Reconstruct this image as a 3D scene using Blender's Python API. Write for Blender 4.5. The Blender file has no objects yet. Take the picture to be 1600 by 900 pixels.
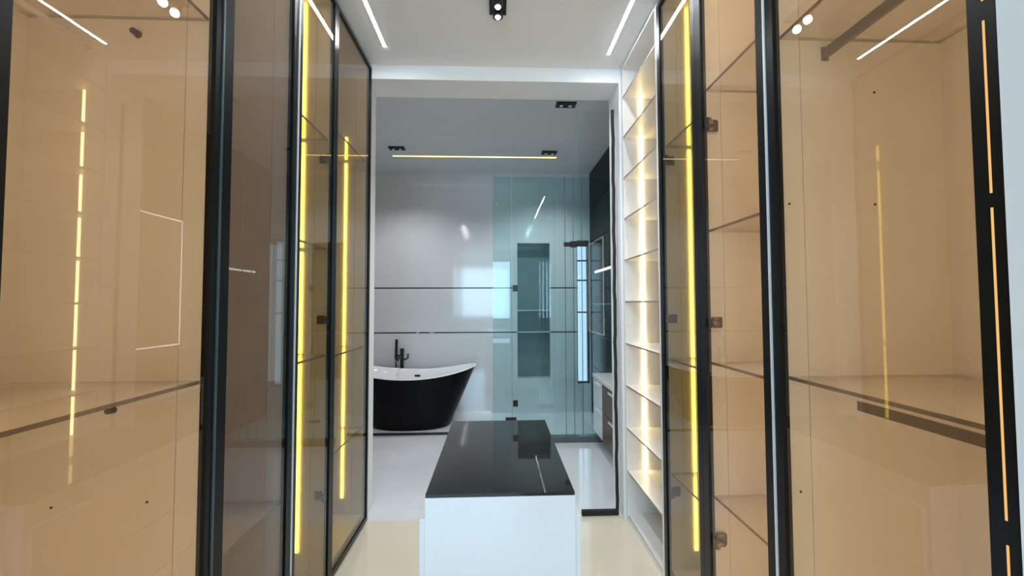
import bpy, bmesh, math
from mathutils import Vector, Matrix
R = math.radians
S = bpy.context.scene
COL = S.collection

# ------------------------------------------------------------------ camera
cam_d = bpy.data.cameras.new('camera'); cam = bpy.data.objects.new('camera', cam_d); COL.objects.link(cam)
cam_d.sensor_width = 36.0; cam_d.lens = 36.0 * 640 / 1600; cam_d.clip_start = 0.02
yaw, pitch, roll = R(2.17), R(2.14), R(-0.147)
fw = Vector((math.sin(yaw)*math.cos(pitch), math.cos(yaw)*math.cos(pitch), math.sin(pitch)))
rt = Vector((math.cos(yaw), -math.sin(yaw), 0)); up = rt.cross(fw)
rt2 = rt*math.cos(roll) + up*math.sin(roll); up2 = -rt*math.sin(roll) + up*math.cos(roll)
cam.matrix_world = Matrix(((rt2.x, up2.x, -fw.x, 0), (rt2.y, up2.y, -fw.y, 0), (rt2.z, up2.z, -fw.z, 1.4), (0, 0, 0, 1)))
S.camera = cam

# ------------------------------------------------------------------ world, daylight, exposure
W = bpy.data.worlds.new('daylight_sky'); S.world = W; W.use_nodes = True
bg = W.node_tree.nodes['Background']; bg.inputs[0].default_value = (0.62, 0.78, 1.0, 1); bg.inputs[1].default_value = 1.0

def area(name, loc, rot, sx, sy, power, col):
    l = bpy.data.lights.new(name, 'AREA'); l.shape = 'RECTANGLE'; l.size = sx; l.size_y = sy
    l.energy = power; l.color = col
    o = bpy.data.objects.new(name, l); COL.objects.link(o); o.location = loc; o.rotation_euler = rot
    return o
area('bedroom_window_daylight', (-0.6, -3.93, 1.8), (R(90), 0, 0), 2.0, 1.7, 90, (0.48, 0.755, 1.0))
area('bathroom_window_daylight', (1.127, 5.255, 1.29), (R(-90), 0, 0), 0.15, 1.7, 0.5, (0.72, 0.88, 1.0))

S.view_settings.view_transform = 'Standard'; S.view_settings.look = 'None'
S.view_settings.gamma = 1.0; S.view_settings.use_curve_mapping = False
S.view_settings.exposure = 0.42
S.cycles.transparent_max_bounces = 48; S.cycles.max_bounces = 12; S.cycles.glossy_bounces = 6
S.cycles.diffuse_bounces = 6; S.cycles.use_denoising = True
S.cycles.caustics_reflective = False; S.cycles.caustics_refractive = False

# ------------------------------------------------------------------ materials
def nodes(name):
    m = bpy.data.materials.new(name); m.use_nodes = True
    return m, m.node_tree, m.node_tree.nodes, m.node_tree.links

def mat(name, col, rough=0.5, metal=0.0, var=0.04, scale=6.0, coat=0.0, spec=0.5, bump=0.0):
    m, nt, N, L = nodes(name); b = N['Principled BSDF']
    b.inputs['Roughness'].default_value = rough; b.inputs['Metallic'].default_value = metal
    b.inputs['Coat Weight'].default_value = coat; b.inputs['Coat Roughness'].default_value = 0.04
    b.inputs['Specular IOR Level'].default_value = spec
    tc = N.new('ShaderNodeTexCoord'); n = N.new('ShaderNodeTexNoise'); n.inputs['Scale'].default_value = scale
    n.inputs['Detail'].default_value = 3.0
    L.new(tc.outputs['Object'], n.inputs['Vector'])
    r = N.new('ShaderNodeValToRGB'); r.color_ramp.elements[0].position = 0.3; r.color_ramp.elements[1].position = 0.7
    r.color_ramp.elements[0].color = tuple(c*(1-var) for c in col) + (1,)
    r.color_ramp.elements[1].color = tuple(min(1, c*(1+var)) for c in col) + (1,)
    L.new(n.outputs['Fac'], r.inputs['Fac']); L.new(r.outputs['Color'], b.inputs['Base Color'])
    if bump:
        bp = N.new('ShaderNodeBump'); bp.inputs['Strength'].default_value = bump; bp.inputs['Distance'].default_value = 0.002
        L.new(n.outputs['Fac'], bp.inputs['Height']); L.new(bp.outputs['Normal'], b.inputs['Normal'])
    return m

def wood(name, c1, c2, rough=0.35):
    m, nt, N, L = nodes(name); b = N['Principled BSDF']; b.inputs['Roughness'].default_value = rough
    tc = N.new('ShaderNodeTexCoord'); mp = N.new('ShaderNodeMapping'); mp.inputs['Scale'].default_value = (3, 3, 28)
    n = N.new('ShaderNodeTexNoise'); n.inputs['Scale'].default_value = 2.5; n.inputs['Detail'].default_value = 5
    r = N.new('ShaderNodeValToRGB'); r.color_ramp.elements[0].color = c1 + (1,); r.color_ramp.elements[1].color = c2 + (1,)
    L.new(tc.outputs['Object'], mp.inputs['Vector']); L.new(mp.outputs['Vector'], n.inputs['Vector'])
    L.new(n.outputs['Fac'], r.inputs['Fac']); L.new(r.outputs['Color'], b.inputs['Base Color'])
    return m

def glass(name, tint, ior=1.5, rough=0.0, gtint=(1, 1, 1), haze=0.0):
    """thin pane: tinted see-through plus mirror reflection by Fresnel"""
    m, nt, N, L = nodes(name); N.remove(N['Principled BSDF']); out = N['Material Output']
    t = N.new('ShaderNodeBsdfTransparent'); g = N.new('ShaderNodeBsdfGlossy'); f = N.new('ShaderNodeFresnel')
    n = N.new('ShaderNodeTexNoise'); n.inputs['Scale'].default_value = 1.5
    r = N.new('ShaderNodeValToRGB')
    r.color_ramp.elements[0].color = tuple(c*0.98 for c in tint) + (1,); r.color_ramp.elements[1].color = tuple(tint) + (1,)
    L.new(n.outputs['Fac'], r.inputs['Fac']); L.new(r.outputs['Color'], t.inputs['Color'])
    g.inputs['Roughness'].default_value = rough; g.inputs['Color'].default_value = tuple(gtint) + (1,)
    f.inputs['IOR'].default_value = ior
    ge = N.new('ShaderNodeNewGeometry'); fr = N.new('ShaderNodeMath'); fr.operation = 'SUBTRACT'; fr.inputs[0].default_value = 1.0
    L.new(ge.outputs['Backfacing'], fr.inputs[1]); ml = N.new('ShaderNodeMath'); ml.operation = 'MULTIPLY'   # reflect at the outer face only
    L.new(f.outputs[0], ml.inputs[0]); L.new(fr.outputs[0], ml.inputs[1])
    mx = N.new('ShaderNodeMixShader'); L.new(ml.outputs[0], mx.inputs[0]); L.new(g.outputs[0], mx.inputs[2])
    if haze:                                                       # lightly frosted surface
        df = N.new('ShaderNodeBsdfDiffuse'); df.inputs[0].default_value = (0.85, 0.82, 0.78, 1)
        hm = N.new('ShaderNodeMixShader'); hm.inputs[0].default_value = haze
        L.new(t.outputs[0], hm.inputs[1]); L.new(df.outputs[0], hm.inputs[2]); L.new(hm.outputs[0], mx.inputs[1])
    else: L.new(t.outputs[0], mx.inputs[1])
    L.new(mx.outputs[0], out.inputs['Surface'])
    return m

def emit(name, col, s):
    m, nt, N, L = nodes(name); N.remove(N['Principled BSDF']); e = N.new('ShaderNodeEmission')
    e.inputs[0].default_value = tuple(col) + (1,); e.inputs[1].default_value = s
    L.new(e.outputs[0], N['Material Output'].inputs['Surface'])
    return m

M = dict(
    paint=mat('white_wall_paint', (0.87, 0.87, 0.87), 0.6, var=0.015, bump=0.05),
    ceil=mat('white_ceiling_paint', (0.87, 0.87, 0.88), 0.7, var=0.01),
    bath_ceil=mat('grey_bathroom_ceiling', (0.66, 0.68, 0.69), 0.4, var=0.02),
    floor=mat('cream_polished_tile', (0.75, 0.66, 0.52), 0.10, var=0.04, scale=2.0, coat=0.4),
    bath_floor=mat('pale_grey_polished_tile', (0.72, 0.72, 0.74), 0.12, var=0.05, scale=2.0, coat=0.4),
    tile=mat('grey_glazed_wall_tile', (0.64, 0.645, 0.65), 0.09, var=0.05, scale=1.2, coat=0.3),
    side_tile=mat('grey_satin_wall_tile', (0.50, 0.51, 0.52), 0.25, var=0.05, scale=1.2),
    groove=mat('dark_metal_inlay', (0.03, 0.03, 0.033), 0.3, 0.6),
    black_tile=mat('black_glazed_tile', (0.010, 0.012, 0.013), 0.12, var=0.2, spec=0.03),
    joint=mat('pale_joint_trim', (0.45, 0.47, 0.48), 0.3, 0.4),
    lam=mat('white_laminate', (0.78, 0.755, 0.73), 0.35, var=0.02),
    lam_dark=mat('taupe_laminate', (0.74, 0.69, 0.64), 0.4, var=0.04),
    frame=mat('black_anodised_aluminium', (0.006, 0.007, 0.0075), 0.3, 0.0, var=0.1, spec=0.2),
    silver=mat('brushed_aluminium', (0.78, 0.80, 0.81), 0.4, 0.3, var=0.05),
    dim=mat('dark_aluminium', (0.10, 0.13, 0.14), 0.35, 0.5, var=0.05),
    rail=mat('bronze_hanging_rail', (0.33, 0.28, 0.25), 0.4, 0.4),
    hinge=mat('antique_brass_hinge', (0.16, 0.12, 0.07), 0.35, 0.8),
    cap=mat('dark_screw_hole', (0.02, 0.015, 0.01), 0.7),
    gloss_white=mat('white_gloss_lacquer', (0.82, 0.83, 0.85), 0.15, var=0.01, coat=0.3),
    top_glass=mat('smoked_black_glass_top', (0.022, 0.022, 0.021), 0.03, var=0.05, spec=0.3),
    tub_black=mat('black_gloss_acrylic', (0.0025, 0.0025, 0.003), 0.3, var=0.1, spec=0.12),
    tub_white=mat('white_acrylic', (0.80, 0.80, 0.81), 0.12, var=0.01, coat=0.3),
    matt_black=mat('matt_black_metal', (0.010, 0.010, 0.010), 0.35, 0.2, var=0.1),
    niche=mat('dark_teal_stone', (0.13, 0.20, 0.20), 0.15, var=0.08),
    kerb=mat('dark_grey_stone', (0.10, 0.12, 0.125), 0.25, var=0.1),
    walnut=wood('walnut_veneer', (0.075, 0.032, 0.017), (0.15, 0.07, 0.04)),
    mirror=mat('silver_mirror', (0.35, 0.37, 0.37), 0.02, 1.0, var=0.01),
    rubber=mat('black_rubber_seal', (0.006, 0.006, 0.006), 0.6, var=0.2, bump=0.3),
    bronze=glass('bronze_tinted_glass', (0.92, 0.835, 0.735), 1.52),
    grey_bronze=glass('grey_bronze_tinted_glass', (0.80, 0.735, 0.635), 1.6),
    smoke=glass('smoked_grey_glass', (0.86, 0.81, 0.76), 1.52),
    teal=glass('clear_teal_shower_glass', (0.82, 0.93, 0.935), 1.5),
    shelf_glass=glass('clear_shelf_glass', (0.95, 0.93, 0.90), 1.4, haze=0.22),
    edge=mat('taupe_shelf_edge', (0.34, 0.28, 0.23), 0.4),
    clear=glass('clear_door_glass', (0.975, 0.985, 0.985), 1.1),
    pane=glass('window_pane_glass', (0.97, 0.98, 0.98), 1.4),
    led_ceiling=emit('white_led_diffuser', (0.95, 0.98, 1.0), 74.0),
    led_bath=emit('warm_white_led_diffuser', (1.0, 0.68, 0.25), 2.3),
    led=emit('warm_yellow_led_strip', (1.0, 0.78, 0.10), 6.5),
    led_soft=emit('warm_white_led_strip', (1.0, 0.81, 0.53), 17.0),
    led_rail=emit('rail_led_strip', (1.0, 0.82, 0.42), 3.0),
    led_shelf=emit('warm_led_strip', (1.0, 0.76, 0.36), 14.0),
    led_post=emit('amber_led_strip', (1.0, 0.58, 0.20), 0.7),
    led_mirror=emit('mirror_backlight', (1.0, 0.93, 0.82), 4.0),
    lens=emit('spot_lens_glow', (1.0, 0.96, 0.88), 6.0),
    lens_off=mat('spot_lens_pale', (0.75, 0.75, 0.72), 0.1, var=0.02),
)

# ------------------------------------------------------------------ mesh helpers
class MB:
    def __init__(s): s.bm = bmesh.new()
    def box(s, x0, x1, y0, y1, z0, z1, bev=0.0):
        b = bmesh.new(); r = bmesh.ops.create_cube(b, size=1)
        for v in b.verts:
            v.co = Vector(((x0+x1)/2 + v.co.x*abs(x1-x0), (y0+y1)/2 + v.co.y*abs(y1-y0), (z0+z1)/2 + v.co.z*abs(z1-z0)))
        if bev: bmesh.ops.bevel(b, geom=b.edges[:], offset=bev, segments=2, affect='EDGES', profile=0.5)
        s._add(b); return s
    def cyl(s, p, q, r, n=20, r2=None):
        p, q = Vector(p), Vector(q); d = q - p; b = bmesh.new()
        bmesh.ops.create_cone(b, cap_ends=True, segments=n, radius1=r, radius2=r if r2 is None else r2, depth=d.length)
        mt = Matrix.Translation((p+q)/2) @ d.to_track_quat('Z', 'Y').to_matrix().to_4x4()
        bmesh.ops.transform(b, matrix=mt, verts=b.verts[:]); s._add(b); return s
    def tube(s, pts, r, n=12):
        pts = [Vector(p) for p in pts]; b = s.bm; rings = []
        nrm = None
        for i, p in enumerate(pts):
            t = (pts[min(i+1, len(pts)-1)] - pts[max(i-1, 0)]).normalized()
            if nrm is None:
                a = Vector((0, 0, 1)) if abs(t.z) < .9 else Vector((1, 0, 0)); nrm = t.cross(a).normalized()
            nrm = (nrm - t*nrm.dot(t)).normalized(); bn = t.cross(nrm)
            rings.append([b.verts.new(p + (nrm*math.cos(2*math.pi*k/n) + bn*math.sin(2*math.pi*k/n))*r) for k in range(n)])
        for i in range(len(rings)-1):
            for k in range(n):
                b.faces.new((rings[i][k], rings[i][(k+1) % n], rings[i+1][(k+1) % n], rings[i+1][k]))
        b.faces.new(rings[0][::-1]); b.faces.new(rings[-1]); return s
    def _add(s, b):
        me = bpy.data.meshes.new('t'); b.to_mesh(me); b.free(); s.bm.from_mesh(me); bpy.data.meshes.remove(me)
    def build(s, name, m, parent=None, smooth=False):
        bmesh.ops.recalc_face_normals(s.bm, faces=s.bm.faces[:])
        me = bpy.data.meshes.new(name); s.bm.to_mesh(me); s.bm.free(); me.materials.append(M[m] if isinstance(m, str) else m)
        if smooth:
            for p in me.polygons: p.use_smooth = True
            try: me.set_sharp_from_angle(angle=R(35))
            except Exception: pass
        o = bpy.data.objects.new(name, me); COL.objects.link(o)
        if parent is not None:
            o.parent = parent; o.matrix_parent_inverse = Matrix.Identity(4)
            if parent.type == 'EMPTY': o.location = -Vector(ABS[parent.name])
            ABS[o.name] = (0, 0, 0)
        return o
ABS = {}
def thing(name, loc, label, cat, group=None):
    o = bpy.data.objects.new(name, None); COL.objects.link(o); o.location = loc; o.empty_display_size = 0.1
    ABS[o.name] = tuple(loc); return tag(o, label, cat, group)
def tag(o, label=None, cat=None, group=None, kind=None):
    for k, v in (('label', label), ('category', cat), ('group', group), ('kind', kind)):
        if v: o[k] = v
    return o
def box(name, m, x0, x1, y0, y1, z0, z1, parent=None, bev=0.0):
    return MB().box(x0, x1, y0, y1, z0, z1, bev).build(name, m, parent)
def struct(name, m, dims, label, cat, parent=None):
    o = MB()
    for d in dims: o.box(*d)
    o = o.build(name, m, parent)
    if parent is None: tag(o, label, cat, kind='structure')
    return o

# ------------------------------------------------------------------ dimensions (metres)
XL, XR = -0.82, 0.84            # wardrobe door faces
CZ, BZ = 2.98, 3.10             # closet / bathroom ceiling
YW0, YW1 = 2.685, 2.925         # wall between closet and bathroom
OX0, OX1, OZ = -0.862, 0.826, 2.885   # opening in it
YB = 5.28                       # bathroom back wall face
XBL, XBR = -2.3, 1.22           # bathroom side walls
DEP = 0.56                      # wardrobe depth

# ------------------------------------------------------------------ structure
struct('floor', 'floor', [(-3.2, 3.2, -4.2, YW0+0.04, -0.08, 0)], 'polished cream tile floor of the dressing room', 'floor')
struct('floor_2', 'bath_floor', [(XBL-.1, XBR+.1, YW0+0.04, YB+.25, -0.08, 0)], 'polished pale grey floor of the bathroom', 'floor')
struct('ceiling', 'ceil', [(-3.2, 3.2, -4.2, YW0, CZ, CZ+.1)], 'white ceiling of the dressing room', 'ceiling')
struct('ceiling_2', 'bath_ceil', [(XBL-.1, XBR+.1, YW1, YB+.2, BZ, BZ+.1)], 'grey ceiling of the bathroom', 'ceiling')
struct('wall_front', 'paint', [(XBL-.1, OX0, YW0, YW1, 0, BZ+.1), (OX1, 1.6, YW0, YW1, 0, BZ+.1), (OX0, OX1, YW0, YW1, OZ, BZ+.1)],
       'white wall with the wide opening into the bathroom', 'wall')
struct('wall_left', 'paint', [(XL-DEP-.14, XL-DEP-.03, 0.3, YW0, 0, CZ)], 'wall behind the left wardrobes', 'wall')
struct('wall_right', 'paint', [(XR+DEP+.03, XR+DEP+.14, 0.3, YW0, 0, CZ)], 'wall behind the right wardrobes', 'wall')
# jambs between bedroom and closet
struct('wall_near', 'gloss_white', [(-3.2, -0.87, 0.30, 0.66, 0, CZ), (0.835, 3.2, 0.30, 0.636, 0, CZ)], 'white wall jamb at the dressing room entrance', 'wall')
struct('wall_bedroom_left', 'paint', [(-3.3, -3.2, -4.2, .66, 0, CZ)], 'white bedroom wall on the left', 'wall')
struct('wall_bedroom_right', 'paint', [(3.2, 3.3, -4.2, .66, 0, CZ)], 'white bedroom wall on the right', 'wall')
wx0, wx1, wz0, wz1 = -1.65, 0.45, 0.9, 2.7
struct('wall_bedroom_back', 'paint', [(-3.2, wx0, -4.2, -4.0, 0, CZ), (wx1, 3.2, -4.2, -4.0, 0, CZ), (wx0, wx1, -4.2, -4.0, 0, wz0), (wx0, wx1, -4.2, -4.0, wz1, CZ)],
       'white bedroom wall with the window', 'wall')
def window(name, x0, x1, yc, z0, z1, xs, zs, t, label):
    w = thing(name, ((x0+x1)/2, yc, z0), label, 'window'); w['kind'] = 'structure'
    MB().box(x0, x1, yc-.03, yc+.03, z0, z0+t).box(x0, x1, yc-.03, yc+.03, z1-t, z1).box(x0, x0+t, yc-.03, yc+.03, z0+t, z1-t).box(x1-t, x1, yc-.03, yc+.03, z0+t, z1-t).build('window_frame', 'frame', w)
    for x in xs: box('mullion', 'frame', x-t/2, x+t/2, yc-.025, yc+.025, z0+t, z1-t, w)
    for z in zs: box('transom', 'frame', x0+t, x1-t, yc-.02, yc+.02, z-t/2, z+t/2, w)
    X = [x0+t] + [v for x in xs for v in (x-t/2, x+t/2)] + [x1-t]
    for i in range(0, len(X), 2): box('window_pane', 'pane', X[i]+.001, X[i+1]-.001, yc-.004, yc+.004, z0+t, z1-t, w)
    return w
window('window_1', wx0, wx1, -4.08, wz0, wz1, (-0.95, -0.25), (1.5,), 0.05, 'wide bedroom window behind the camera')

# bathroom shell
bl = struct('wall_back', 'side_tile', [(XBL-.1, 0.27, YB+.02, YB+.16, 0, BZ), (0.69, 1.045, YB+.02, YB+.16, 0, BZ), (1.21, XBR+.1, YB+.02, YB+.16, 0, BZ),
       (0.27, 0.69, YB+.02, YB+.16, 0, .44), (0.27, 0.69, YB+.02, YB+.16, 2.18, BZ), (1.045, 1.21, YB+.02, YB+.16, 0, .36), (1.045, 1.21, YB+.02, YB+.16, 2.22, BZ),
       (0.25, 0.71, YB+.16, YB+.18, 0.42, 2.2)], 'glossy grey tiled bathroom back wall with dark inlay lines', 'wall')
rows = [(0.0, 1.02), (1.036, 1.59), (1.606, BZ)]
for z0, z1 in rows:                                           # large-format panels, cut round the niche and window
    def cut(a0, a1, holes):
        pts = [(a0, a1)]
        for h0, h1 in holes: pts = [p for s, e in pts for p in ((s, min(e, h0)), (max(s, h1), e)) if p[1]-p[0] > .005]
        return pts
    for x0, x1 in cut(XBL, XBR, [(0.27, 0.69), (1.045, 1.21)]):
        box('wall_panel', 'tile', x0, x1, YB, YB+.02, z0, z1, bl)
for x0, x1, hz0, hz1 in ((0.27, 0.69, 0.44, 2.18), (1.045, 1.21, 0.36, 2.22)):
    box('wall_panel', 'tile', x0, x1, YB, YB+.02, 0, hz0, bl); box('wall_panel', 'tile', x0, x1, YB, YB+.02, hz1, BZ, bl)
def inlay(z, segs):
    for a, b in segs: box('inlay_strip', 'groove', a, b, YB+.003, YB+.0195, z-.007, z+.007, bl)
inlay(1.598, [(XBL, 0.265), (0.695, 1.025)])
inlay(1.028, [(XBL, -1.03), (-.985, -.86), (-.80, 0.265), (0.695, 1.025)])  # breaks in this strip stand in for reflections on the tiles
box('niche_back', 'niche', 0.272, 0.688, YB+.145, YB+.158, 0.442, 2.178, bl)
for z in (1.30, 1.02): box('niche_shelf', 'joint', 0.272, 0.688, YB+.02, YB+.145, z, z+.012, bl)
window('window_2', 1.045, 1.21, YB+.09, 0.36, 2.22, (), (1.96, 1.70, 1.28), 0.018, 'tall narrow bathroom window in the corner')
struct('wall_bathroom_left', 'side_tile', [(XBL-.1, XBL, YW1, YB+.2, 0, BZ)], 'grey tiled bathroom wall on the left', 'wall')
br = struct('wall_bathroom_right', 'joint', [(XBR+.012, XBR+.12, YW1, YB+.16, 0, BZ)], 'black glossy tiled bathroom wall on the right', 'wall')
zs = [0, .60, 1.005, 1.39, 1.775, 2.19, 2.65, BZ]
for i in range(len(zs)-1):
    for y0, y1 in ((YW1, 4.1), (4.104, YB)):
        box('black_tile', 'black_tile', XBR, XBR+.012, y0, y1, zs[i]+.004, zs[i+1]-.004, br)

# ------------------------------------------------------------------ wardrobes
def wardrobe(side, y0, y1, label, shelves, lam='lam', gl='bronze', led=None, near_led=False, led_gaps=(), rails=(), caps=(), profile=None, hinges=(0.46, 1.32, 2.13), stile=0.042, post_led=False, edges=(), knobs=(), pm='silver', skew=0.0):
    """side -1 left / +1 right; the carcass lies behind the door face"""
    sx = side; xf = XL if side < 0 else XR
    X = lambda d: xf + sx*d                                       # d = depth behind the door face
    w = thing('wardrobe', (X(.3), (y0+y1)/2, 0), label, 'wardrobe', 'glass-fronted wardrobes along the dressing room')
    def bx(name, m, d0, d1, a, b, z0, z1, par=w, bev=0): return box(name, m, min(X(d0), X(d1)), max(X(d0), X(d1)), a, b, z0, z1, par, bev)
    g, T = 0.0015, 0.018
    a, b = y0+g, y1-g
    for (p, q) in ((a, a+T), (b-T, b)):
        bx('side_panel', lam, .026, .095, p, q, .06, 2.94); bx('side_panel', lam, .0965, DEP, p, q, .06, 2.94)
    ym = (a+b)/2
    bx('back_panel', lam, DEP-.012, DEP, a+T, ym-.001, .08, 2.92); bx('back_panel', lam, DEP-.012, DEP, ym+.001, b-T, .08, 2.92)
    bx('top_panel', lam, .026, DEP, a, b, 2.94, 2.958); bx('bottom_panel', lam, .026, DEP-.012, a+T, b-T, .06, .078)
    bx('plinth', 'gloss_white', .012, .03, a, b, 0, .03); bx('plinth', 'gloss_white', .04, DEP, a, b, 0, .058)
    for z in shelves:
        sh = bx('shelf', 'shelf_glass', .036, DEP-.012, a+T, b-T, z-.010, z)
        k = box('front_edge', 'edge', min(X(.034), X(.0359)), max(X(.034), X(.0359)), a+T, b-T, z-.010, z); k.parent = sh; k.matrix_parent_inverse = Matrix.Identity(4)
    if led:                                                        # vertical strip let into the far side panel
        zz = sorted(set(led_gaps))
        lo = led[0]
        for c in list(zz) + [None]:
            hi = led[1] if c is None else min(c-.022, led[1])
            if hi > lo: bx('led_strip', 'led', .146, .160, b-T-.006, b-T-.0002, lo, hi)
            if c is not None: lo = c+.004
    if near_led:
        cuts = [.10] + [v for z in sorted(shelves) for v in (z-.022, z+.004)] + [2.9]
        for i in range(0, len(cuts), 2): bx('led_strip', 'led_soft', .147, .157, a+T+.0002, a+T+.006, cuts[i], cuts[i+1])
    for d, z, rw, rh, rm in rails:
        r = bx('hanging_rail', rm, d-rw/2, d+rw/2, a+T+.002, b-T-.002, z-rh/2, z+rh/2, w, .003)
        for yy in (a+T, b-T-.004):
            k = box('rail_socket', rm, X(d)-rw*.7, X(d)+rw*.7, yy, yy+.004, z-rh*.7, z+rh*.7); k.parent = r; k.matrix_parent_inverse = Matrix.Identity(4)
    for z, p, q in edges: bx('reflection_strip', 'rail', .0285, .0335, p, q, z-.024, z-.001)  # dark strip stands in for a reflection along the shelf front
    for d, z in caps: MB().cyl((X(d), b-T, z), (X(d), b-T-.0015, z), .0035, 10).build('screw_hole', 'cap', w)
    for d, z, rad in knobs: MB().cyl((X(d), b-T, z), (X(d), b-T-.02, z), rad, 18, rad*.8).build('peg', 'hinge', w, True)
    # door
    z0, z1, t = .03, 2.955, .022
    m = MB()
    def add(d0, d1, p, q, e, f): m.box(min(X(d0), X(d1)), max(X(d0), X(d1)), p, q, e, f)
    add(0, t, y0+.001, y0+stile, z0, z1); add(0, t, y1-stile, y1-.001, z0, z1)
    add(0, t, y0+stile, y1-stile, z0, z0+.03); add(0, t, y0+stile, y1-stile, z1-.022, z1)
    dr = m.build('door', 'frame', w)
    def sub(o):
        o.parent = dr; o.matrix_parent_inverse = Matrix.Identity(4); o.location = (0, 0, 0); return o
    def mk(name, mm, d0, d1, p, q, e, f): return sub(box(name, mm, min(X(d0), X(d1)), max(X(d0), X(d1)), p, q, e, f))
    mk('glass_pane', gl, .006, .011, y0+stile-.001, y1-stile+.001, z0+.029, z1-.021)
    if profile == 'far': mk('handle_profile', pm, -.004, .003, y1-.009, y1-.0015, z0, z1)
    if profile == 'near': mk('handle_profile', pm, -.004, .003, y0+.0015, y0+.009, z0, z1)
    if post_led:
        for e, f in ((.30, 1.0), (1.04, 1.56), (1.585, 1.885), (1.92, 2.09)):
            mk('led_strip', 'led_post', -.0015, .002, y0+.016, y0+.0188, e, f)
    for z in hinges:
        yh = y1-stile-.02
        o = MB().cyl((X(.0115), yh, z), (X(.022), yh, z), .019, 20)
        o.box(min(X(.022), X(.05)), max(X(.022), X(.05)), yh-.008, yh+.04, z-.008, z+.008, .002)
        o.box(min(X(.035), X(.075)), max(X(.035), X(.075)), yh+.028, yh+.04, z-.022, z+.022, .002)
        sub(o.build('hinge', 'hinge', None, True))
    if skew:                                                       # door hung slightly out of line
        pv = Vector((xf, y0, 0)) - Vector(ABS[w.name]); rot = Matrix.Rotation(R(skew), 4, 'Z')
        dr.matrix_basis = Matrix.Translation(pv) @ rot @ Matrix.Translation(-pv) @ dr.matrix_basis
    return w

wardrobe(-1, .675, 1.24, 'bronze glass wardrobe nearest the camera on the left, lit beige inside', (1.18, 2.25), near_led=True, rails=((.37, 2.157, .012, .012, 'lam'),),
         caps=((.43, .83), (.17, .84)), profile='far', hinges=(), stile=.034, pm='dim', knobs=((.27, 1.10, .010), (.235, 2.195, .011)))
wardrobe(-1, 1.24, 1.705, 'dim smoked glass wardrobe without lighting, second on the left', (0.62,), lam='lam_dark', gl='smoke', profile='far', hinges=(), stile=.045)
wardrobe(-1, 1.705, 2.10, 'narrow bronze glass wardrobe with a yellow light strip, third on the left', (1.15, 1.68, 2.235), led=(.19, 2.935), led_gaps=(1.15, 1.68, 2.235), gl='grey_bronze', stile=.028)
wardrobe(-1, 2.10, 2.683, 'bronze glass wardrobe with a yellow light strip beside the bathtub opening', (.62, 1.13, 2.33), led=(.18, 2.48), led_gaps=(.62, 1.13, 2.33), gl='grey_bronze', hinges=(), stile=.022)
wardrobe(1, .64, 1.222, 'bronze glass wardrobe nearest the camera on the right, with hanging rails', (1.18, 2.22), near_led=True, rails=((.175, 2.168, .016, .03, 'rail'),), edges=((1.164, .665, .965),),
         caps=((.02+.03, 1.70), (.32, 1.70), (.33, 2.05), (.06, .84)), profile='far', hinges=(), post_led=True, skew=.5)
wardrobe(1, 1.222, 1.667, 'orange-tinted glass wardrobe with four shelves, second on the right', (.625, 1.16, 1.70, 2.29), near_led=True, hinges=(.46, 1.32, 2.13), stile=.046)
wardrobe(1, 1.667, 2.07, 'narrow bronze glass wardrobe with a yellow light strip beside the open shelves', (.55, 1.12, 2.21), led=(.17, 2.935), led_gaps=(.55, 1.12, 2.21), gl='grey_bronze', stile=.034)

# ------------------------------------------------------------------ open shelf unit
y0, y1 = 2.072, 2.672; T = .018; xa, xb = XR, XR+DEP
u = thing('shelf_unit', ((xa+xb)/2, (y0+y1)/2, 0), 'tall white open shelf unit with a warm vertical light strip', 'shelf unit')
box('side_panel', 'lam', xa, xb, y0, y0+T, .03, 2.975, u); box('side_panel', 'lam', xa, xb, y1-T, y1, .03, 2.975, u)
box('back_panel', 'lam', xb-.012, xb, y0+T, y1-T, .05, 2.955, u); box('top_panel', 'lam', xa, xb, y0+T, y1-T, 2.957, 2.975, u)
box('plinth', 'lam', xa+.004, xa+.02, y0, y1, 0, .029, u)
for k in range(11):
    z = .05 + .2725*k
    sh = box('shelf', 'lam', xa+.004, xb-.012, y0+T, y1-T, z-.010, z, u)
    if k:
        e = box('front_edge', 'edge', xa+.002, xa+.0039, y0+T, y1-T, z-.010, z); e.parent = sh; e.matrix_parent_inverse = Matrix.Identity(4)
    if 1 <= k <= 9: box('led_strip', 'led_shelf', xa+.114, xa+.128, y1-T-.006, y1-T-.0002, z+.002, z+.2725-.014, u)

# ------------------------------------------------------------------ island
ix0, ix1, iy0, iy1, iz = -.226, .250, 1.315, 2.125, .80
t = thing('island', ((ix0+ix1)/2, (iy0+iy1)/2, 0), 'white dressing island with a smoked black glass top', 'island')
box('plinth', 'gloss_white', ix0+.03, ix1-.03, iy0+.03, iy1-.03, 0, .07, t)
box('body', 'gloss_white', ix0, ix1, iy0, iy1, .07, iz-.010, t, .002)
box('glass_top', 'top_glass', ix0+.002, ix1-.002, iy0+.004, iy1-.002, iz-.010, iz, t)
for sx, xf in ((-1, ix0), (1, ix1)):
    for i in range(3):
        zz0 = .08 + i*.215
        d = box('drawer_front', 'gloss_white', min(xf, xf+sx*.018), max(xf, xf+sx*.018), iy0+.012, iy1-.012, zz0, zz0+.210, t, .002)

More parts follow.
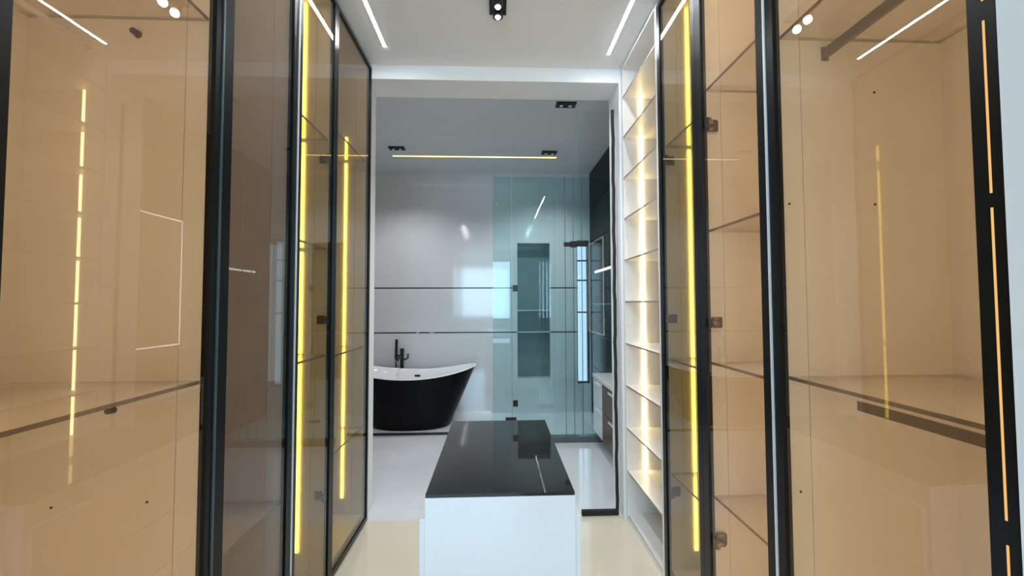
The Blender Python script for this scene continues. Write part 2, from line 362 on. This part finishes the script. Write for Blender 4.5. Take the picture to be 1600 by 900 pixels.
# ------------------------------------------------------------------ ceiling lights
def strip(p, q, wdt, m, label, zc, group):
    px, py = p; qx, qy = q
    o = thing('linear_ceiling_light', ((px+qx)/2, (py+qy)/2, zc), label, 'ceiling light', group)
    if abs(px-qx) < abs(py-qy):
        box('diffuser', m, px-wdt/2, px+wdt/2, py, qy, zc-.004, zc-.0005, o)
        for e in (-1, 1):
            x = px+e*(wdt/2+.002); box('trim_edge', 'ceil', x-.002, x+.002, py, qy, zc-.003, zc-.0003, o)
    else:
        box('diffuser', m, px, qx, py-wdt/2, py+wdt/2, zc-.004, zc-.0005, o)
        for e in (-1, 1):
            y = py+e*(wdt/2+.002); box('trim_edge', 'ceil', px, qx, y-.002, y+.002, zc-.003, zc-.0003, o)
    return o
strip((-.684, .8), (-.684, 2.485), .016, 'led_ceiling', 'white linear ceiling light running along the left wardrobes', CZ, 'linear ceiling lights')
strip((.712, .8), (.712, 2.515), .016, 'led_ceiling', 'white linear ceiling light running along the right wardrobes', CZ, 'linear ceiling lights')
strip((-1.19, 4.70), (.70, 4.70), .030, 'led_bath', 'warm linear ceiling light across the bathroom', BZ, 'linear ceiling lights')

def twin_spot(cx, cy, zc, along, label, drop, on):
    o = thing('twin_spotlight', (cx, cy, zc), label, 'spotlight', 'twin black spotlights')
    lx, ly = (.085, .045) if along == 'x' else (.045, .085)
    m = MB()
    for sgn in (-1, 1):
        m.box(cx-lx, cx+lx, cy+sgn*(ly-.006)-.006, cy+sgn*(ly-.006)+.006, zc-.012, zc-.0005)
        m.box(cx+sgn*(lx-.006)-.006, cx+sgn*(lx-.006)+.006, cy-ly+.012, cy+ly-.012, zc-.012, zc-.0005)
    m.build('trim_frame', 'matt_black', o)
    box('recess_plate', 'matt_black', cx-lx+.012, cx+lx-.012, cy-ly+.012, cy+ly-.012, zc-.004, zc-.0005, o)
    for sgn in (-1, 1):
        hx, hy = (cx+sgn*.038, cy) if along == 'x' else (cx, cy+sgn*.038)
        h = MB().cyl((hx, hy, zc-.004), (hx, hy, zc-.012-drop), .027, 24).build('spot_head', 'matt_black', o, True)
        l = MB().cyl((hx, hy, zc-.012-drop), (hx, hy, zc-.02-drop), .016, 20, .010).build('lens', 'lens' if on else 'lens_off', None, True)
        l.parent = h; l.matrix_parent_inverse = Matrix.Identity(4)
        spot(o, (hx, hy, zc-.03-drop), 25 if on else 21, 130)
    return o
def spot(o, loc, power, size):
    l = bpy.data.lights.new('spot_beam', 'SPOT'); l.energy = power; l.color = (0.93, 0.97, 1.0); l.spot_size = R(size); l.spot_blend = 0.8; l.shadow_soft_size = .02
    b = bpy.data.objects.new('spot_beam', l); COL.objects.link(b); b.parent = o; b.location = Vector(loc) - Vector(ABS[o.name])
twin_spot(.009, 2.09, CZ, 'y', 'black twin spotlight on the closet ceiling above the island', .045, True)
twin_spot(.594, 3.42, BZ, 'x', 'black twin spotlight nearest the opening on the bathroom ceiling', .004, False)
twin_spot(-1.086, 4.457, BZ, 'x', 'black twin spotlight at the left end of the warm bathroom light', .004, False)
twin_spot(.595, 4.538, BZ, 'x', 'black twin spotlight at the right end of the warm bathroom light', .004, False)

# ------------------------------------------------------------------ glass door leaf in the opening
d = thing('door_1', (.56, 2.74, 0), 'clear glass door leaf with a black edge beside the open shelves', 'door'); d['kind'] = 'structure'
box('glass_pane', 'clear', .56, .792, 2.735, 2.743, .03, 2.72, d)
box('bottom_rail', 'rubber', .56, .806, 2.725, 2.753, .0, .034, d, .003)
m = MB(); pts = []
for i in range(40):                                           # rough sealed edge, a little uneven
    pts.append((.798 + .003*math.sin(i*1.7)*math.cos(i*.6), 2.739, .034 + i*(2.69/39)))
m.tube(pts, .011, 8).build('edge_seal', 'rubber', d, True)

# ------------------------------------------------------------------ bathroom furniture
box('bath_plinth', 'gloss_white', XBL+.01, -.07, 4.46, YB-.002, .014, .03).name = 'bath_plinth'
pl = bpy.data.objects['bath_plinth']; tag(pl, 'low raised step with a dark edge under the bathtub', 'plinth')
box('edge_trim', 'matt_black', XBL+.01, -.07, 4.447, 4.46, 0, .026, pl); box('base_frame', 'matt_black', XBL+.01, -.07, 4.46, YB-.002, 0, .014, pl)

def bathtub(cx, cy, z0):
    t = thing('bathtub', (cx, cy, z0), 'black freestanding slipper bathtub with a white rim and inside', 'bathtub')
    n = 64
    HL, HW, H0 = .735, .37, .565
    def rim(x): return H0 + .105*abs(x/HL)**2.0
    def ring(hl, hw, zf, dz=0, e=2.3):
        out = []
        for k in range(n):
            a = 2*math.pi*k/n; c, s = math.cos(a), math.sin(a)
            x = hl*math.copysign(abs(c)**(2/e), c); y = hw*math.copysign(abs(s)**(2/e), s)
            out.append(Vector((cx+x, cy+y, z0 + zf(x/hl) + dz)))
        return out
    def loft(rings, name, m, cap0=False, cap1=False):
        b = MB(); V = [[b.bm.verts.new(p) for p in r] for r in rings]
        for i in range(len(V)-1):
            for k in range(n): b.bm.faces.new((V[i][k], V[i][(k+1) % n], V[i+1][(k+1) % n], V[i+1][k]))
        if cap0: b.bm.faces.new(V[0][::-1])
        if cap1: b.bm.faces.new(V[-1])
        return b.build(name, m, t, True)
    rz = lambda u: H0 + .105*u*u
    fr = [0, .02, .12, .3, .5, .7, .86, 1.0]
    outs = []
    for f in fr:
        hl = .44 + (HL-.012-.44)*(f**1.02); hw = .29 + (HW-.01-.29)*(f**.9)
        if f == 0: hl -= .012; hw -= .012
        outs.append(ring(hl, hw, lambda u, f=f: (rz(u)-.012)*f))
    loft(outs, 'outer_shell', 'tub_black', cap0=True)
    ins = [ring(HL-.012, HW-.01, lambda u: rz(u)-.012), ring(HL, HW, lambda u: rz(u)-.006), ring(HL-.006, HW-.006, rz), ring(HL-.03, HW-.028, rz), ring(HL-.042, HW-.038, lambda u: rz(u)-.010)]
    for f in (.85, .6, .35, .18, .10):
        hl = .40 + (HL-.05-.40)*f; hw = .24 + (HW-.045-.24)*f
        ins.append(ring(hl, hw, lambda u, f=f: .10 + (rz(u)-.11)*f))
    ins.append(ring(.30, .17, lambda u: .10))
    loft(ins, 'white_liner', 'tub_white', cap1=True)
    yb = cy + HW - .085
    box('overflow_slot', 'matt_black', cx-.035, cx+.035, yb+.022, yb+.034, z0+.475, z0+.50, t, .004)
    return t
bathtub(-.967, 4.775, .03)

f = thing('tub_filler', (-1.19, 5.235, .03), 'black floor-standing bath tap with a hand shower behind the bathtub', 'tap')
bz = .03
MB().cyl((-1.19, 5.235, bz), (-1.19, 5.235, bz+.012), .05, 24).build('floor_flange', 'matt_black', f, True)
MB().cyl((-1.19, 5.235, bz+.012), (-1.19, 5.235, .80), .021, 18).build('riser', 'matt_black', f, True)
MB().cyl((-1.19, 5.235, .80), (-1.19, 5.235, .835), .026, 18).build('mixer_cap', 'matt_black', f, True)
MB().tube([(-1.19, 5.235, .72), (-1.19, 5.2, .735), (-1.19, 5.12, .74), (-1.19, 5.05, .735), (-1.19, 5.02, .715)], .014).build('spout', 'matt_black', f, True)
MB().tube([(-1.19, 5.235, .70), (-1.145, 5.225, .70), (-1.115, 5.22, .715), (-1.11, 5.22, .77)], .009).build('lever', 'matt_black', f, True)
MB().tube([(-1.19, 5.235, .745), (-1.235, 5.23, .745), (-1.262, 5.23, .745)], .010).build('shower_holder', 'matt_black', f, True)
MB().cyl((-1.262, 5.23, .70), (-1.258, 5.23, .95), .017, 16).build('hand_shower', 'matt_black', f, True)
MB().tube([(-1.262, 5.23, .70), (-1.262, 5.23, .5), (-1.255, 5.23, .35), (-1.22, 5.235, .25), (-1.205, 5.235, .30)], .007, 8).build('hose', 'matt_black', f, True)

# shower enclosure
YS = 4.17
k = box('shower_kerb', 'kerb', -.04, XBR-.002, YS-.03, YS+.05, 0, .06, None, .003); tag(k, 'low dark stone kerb under the shower glass', 'kerb')
s = thing('shower_screen', (.55, YS, .06), 'teal-tinted frameless glass shower screen with black clamps', 'shower screen')
for x0, x1 in ((-.037, .153), (.160, .702), (.708, .788), (.794, .874), (.880, XBR-.004)):
    box('glass_panel', 'teal', x0, x1, YS-.005, YS+.005, .062, 2.70, s)
for x0, x1, z0, z1 in ((.165, .215, 1.52, 1.585), (.165, .215, .36, .425)):
    box('hinge_clamp', 'matt_black', x0, x1, YS-.016, YS-.0055, z0, z1, s, .003)
box('floor_clamp', 'matt_black', .09, .20, YS-.018, YS-.0055, .225, .255, s, .003)
box('wall_clamp', 'matt_black', .69, .93, YS-.018, YS-.0055, 1.98, 2.025, s, .003); box('wall_clamp', 'matt_black', .755, .82, YS-.026, YS-.0185, 1.97, 2.035, s, .003)
for x in (.705, .791, .877): box('edge_seal', 'kerb', x-.0025, x+.0025, YS-.005, YS+.005, .064, 2.70, s)
box('edge_seal', 'kerb', .1545, .1585, YS-.005, YS+.005, .064, 1.6, s)

# vanity on the right wall
v = thing('vanity', (1.09, 3.7, .12), 'wall-hung vanity with white and walnut drawer fronts on the black wall', 'vanity')
box('carcass', 'gloss_white', .99, XBR-.002, 3.12, 4.12, .13, .655, v)
box('countertop', 'gloss_white', .965, XBR-.002, 3.10, 4.128, .657, .695, v, .003)
for y0_, y1_, mm in ((3.125, 3.775, 'walnut'), (3.78, 4.115, 'gloss_white')):
    for z0_, z1_ in ((.135, .40), (.405, .65)):
        dr = box('drawer_front', mm, .970, .9895, y0_, y1_, z0_, z1_, v, .002)
        h = box('handle', 'silver', .958, .9695, (y0_+y1_)/2-.09, (y0_+y1_)/2+.09, z1_-.035, z1_-.023); h.parent = dr; h.matrix_parent_inverse = Matrix.Identity(4)

mi = thing('backlit_mirror', (1.2, 3.4, 1.0), 'rectangular backlit mirror on the black wall above the vanity', 'mirror')
box('mirror_glass', 'mirror', 1.192, 1.20, 3.05, 3.79, 1.05, 2.14, mi)
box('mounting_frame', 'frame', 1.20, XBR-.0005, 3.1, 3.74, 1.1, 2.09, mi)
for a in ((3.79, 3.802, 1.04, 2.15), (3.038, 3.05, 1.04, 2.15)): box('light_strip', 'led_mirror', 1.190, 1.20, *a, mi)
for a in ((3.05, 3.79, 2.14, 2.152), (3.05, 3.79, 1.038, 1.05)): box('light_strip', 'led_mirror', 1.190, 1.20, *a, mi)

lb = thing('glowing_bar', (1.21, 4.6, 1.77), 'slim white glowing bar on the black bathroom wall', 'wall light')  # emissive bar drawing a bright line along the black wall
box('diffuser', 'led_mirror', 1.200, 1.2095, 4.25, 4.95, 1.768, 1.788, lb)
box('mount', 'matt_black', 1.2095, XBR-.0005, 4.28, 4.92, 1.770, 1.786, lb)
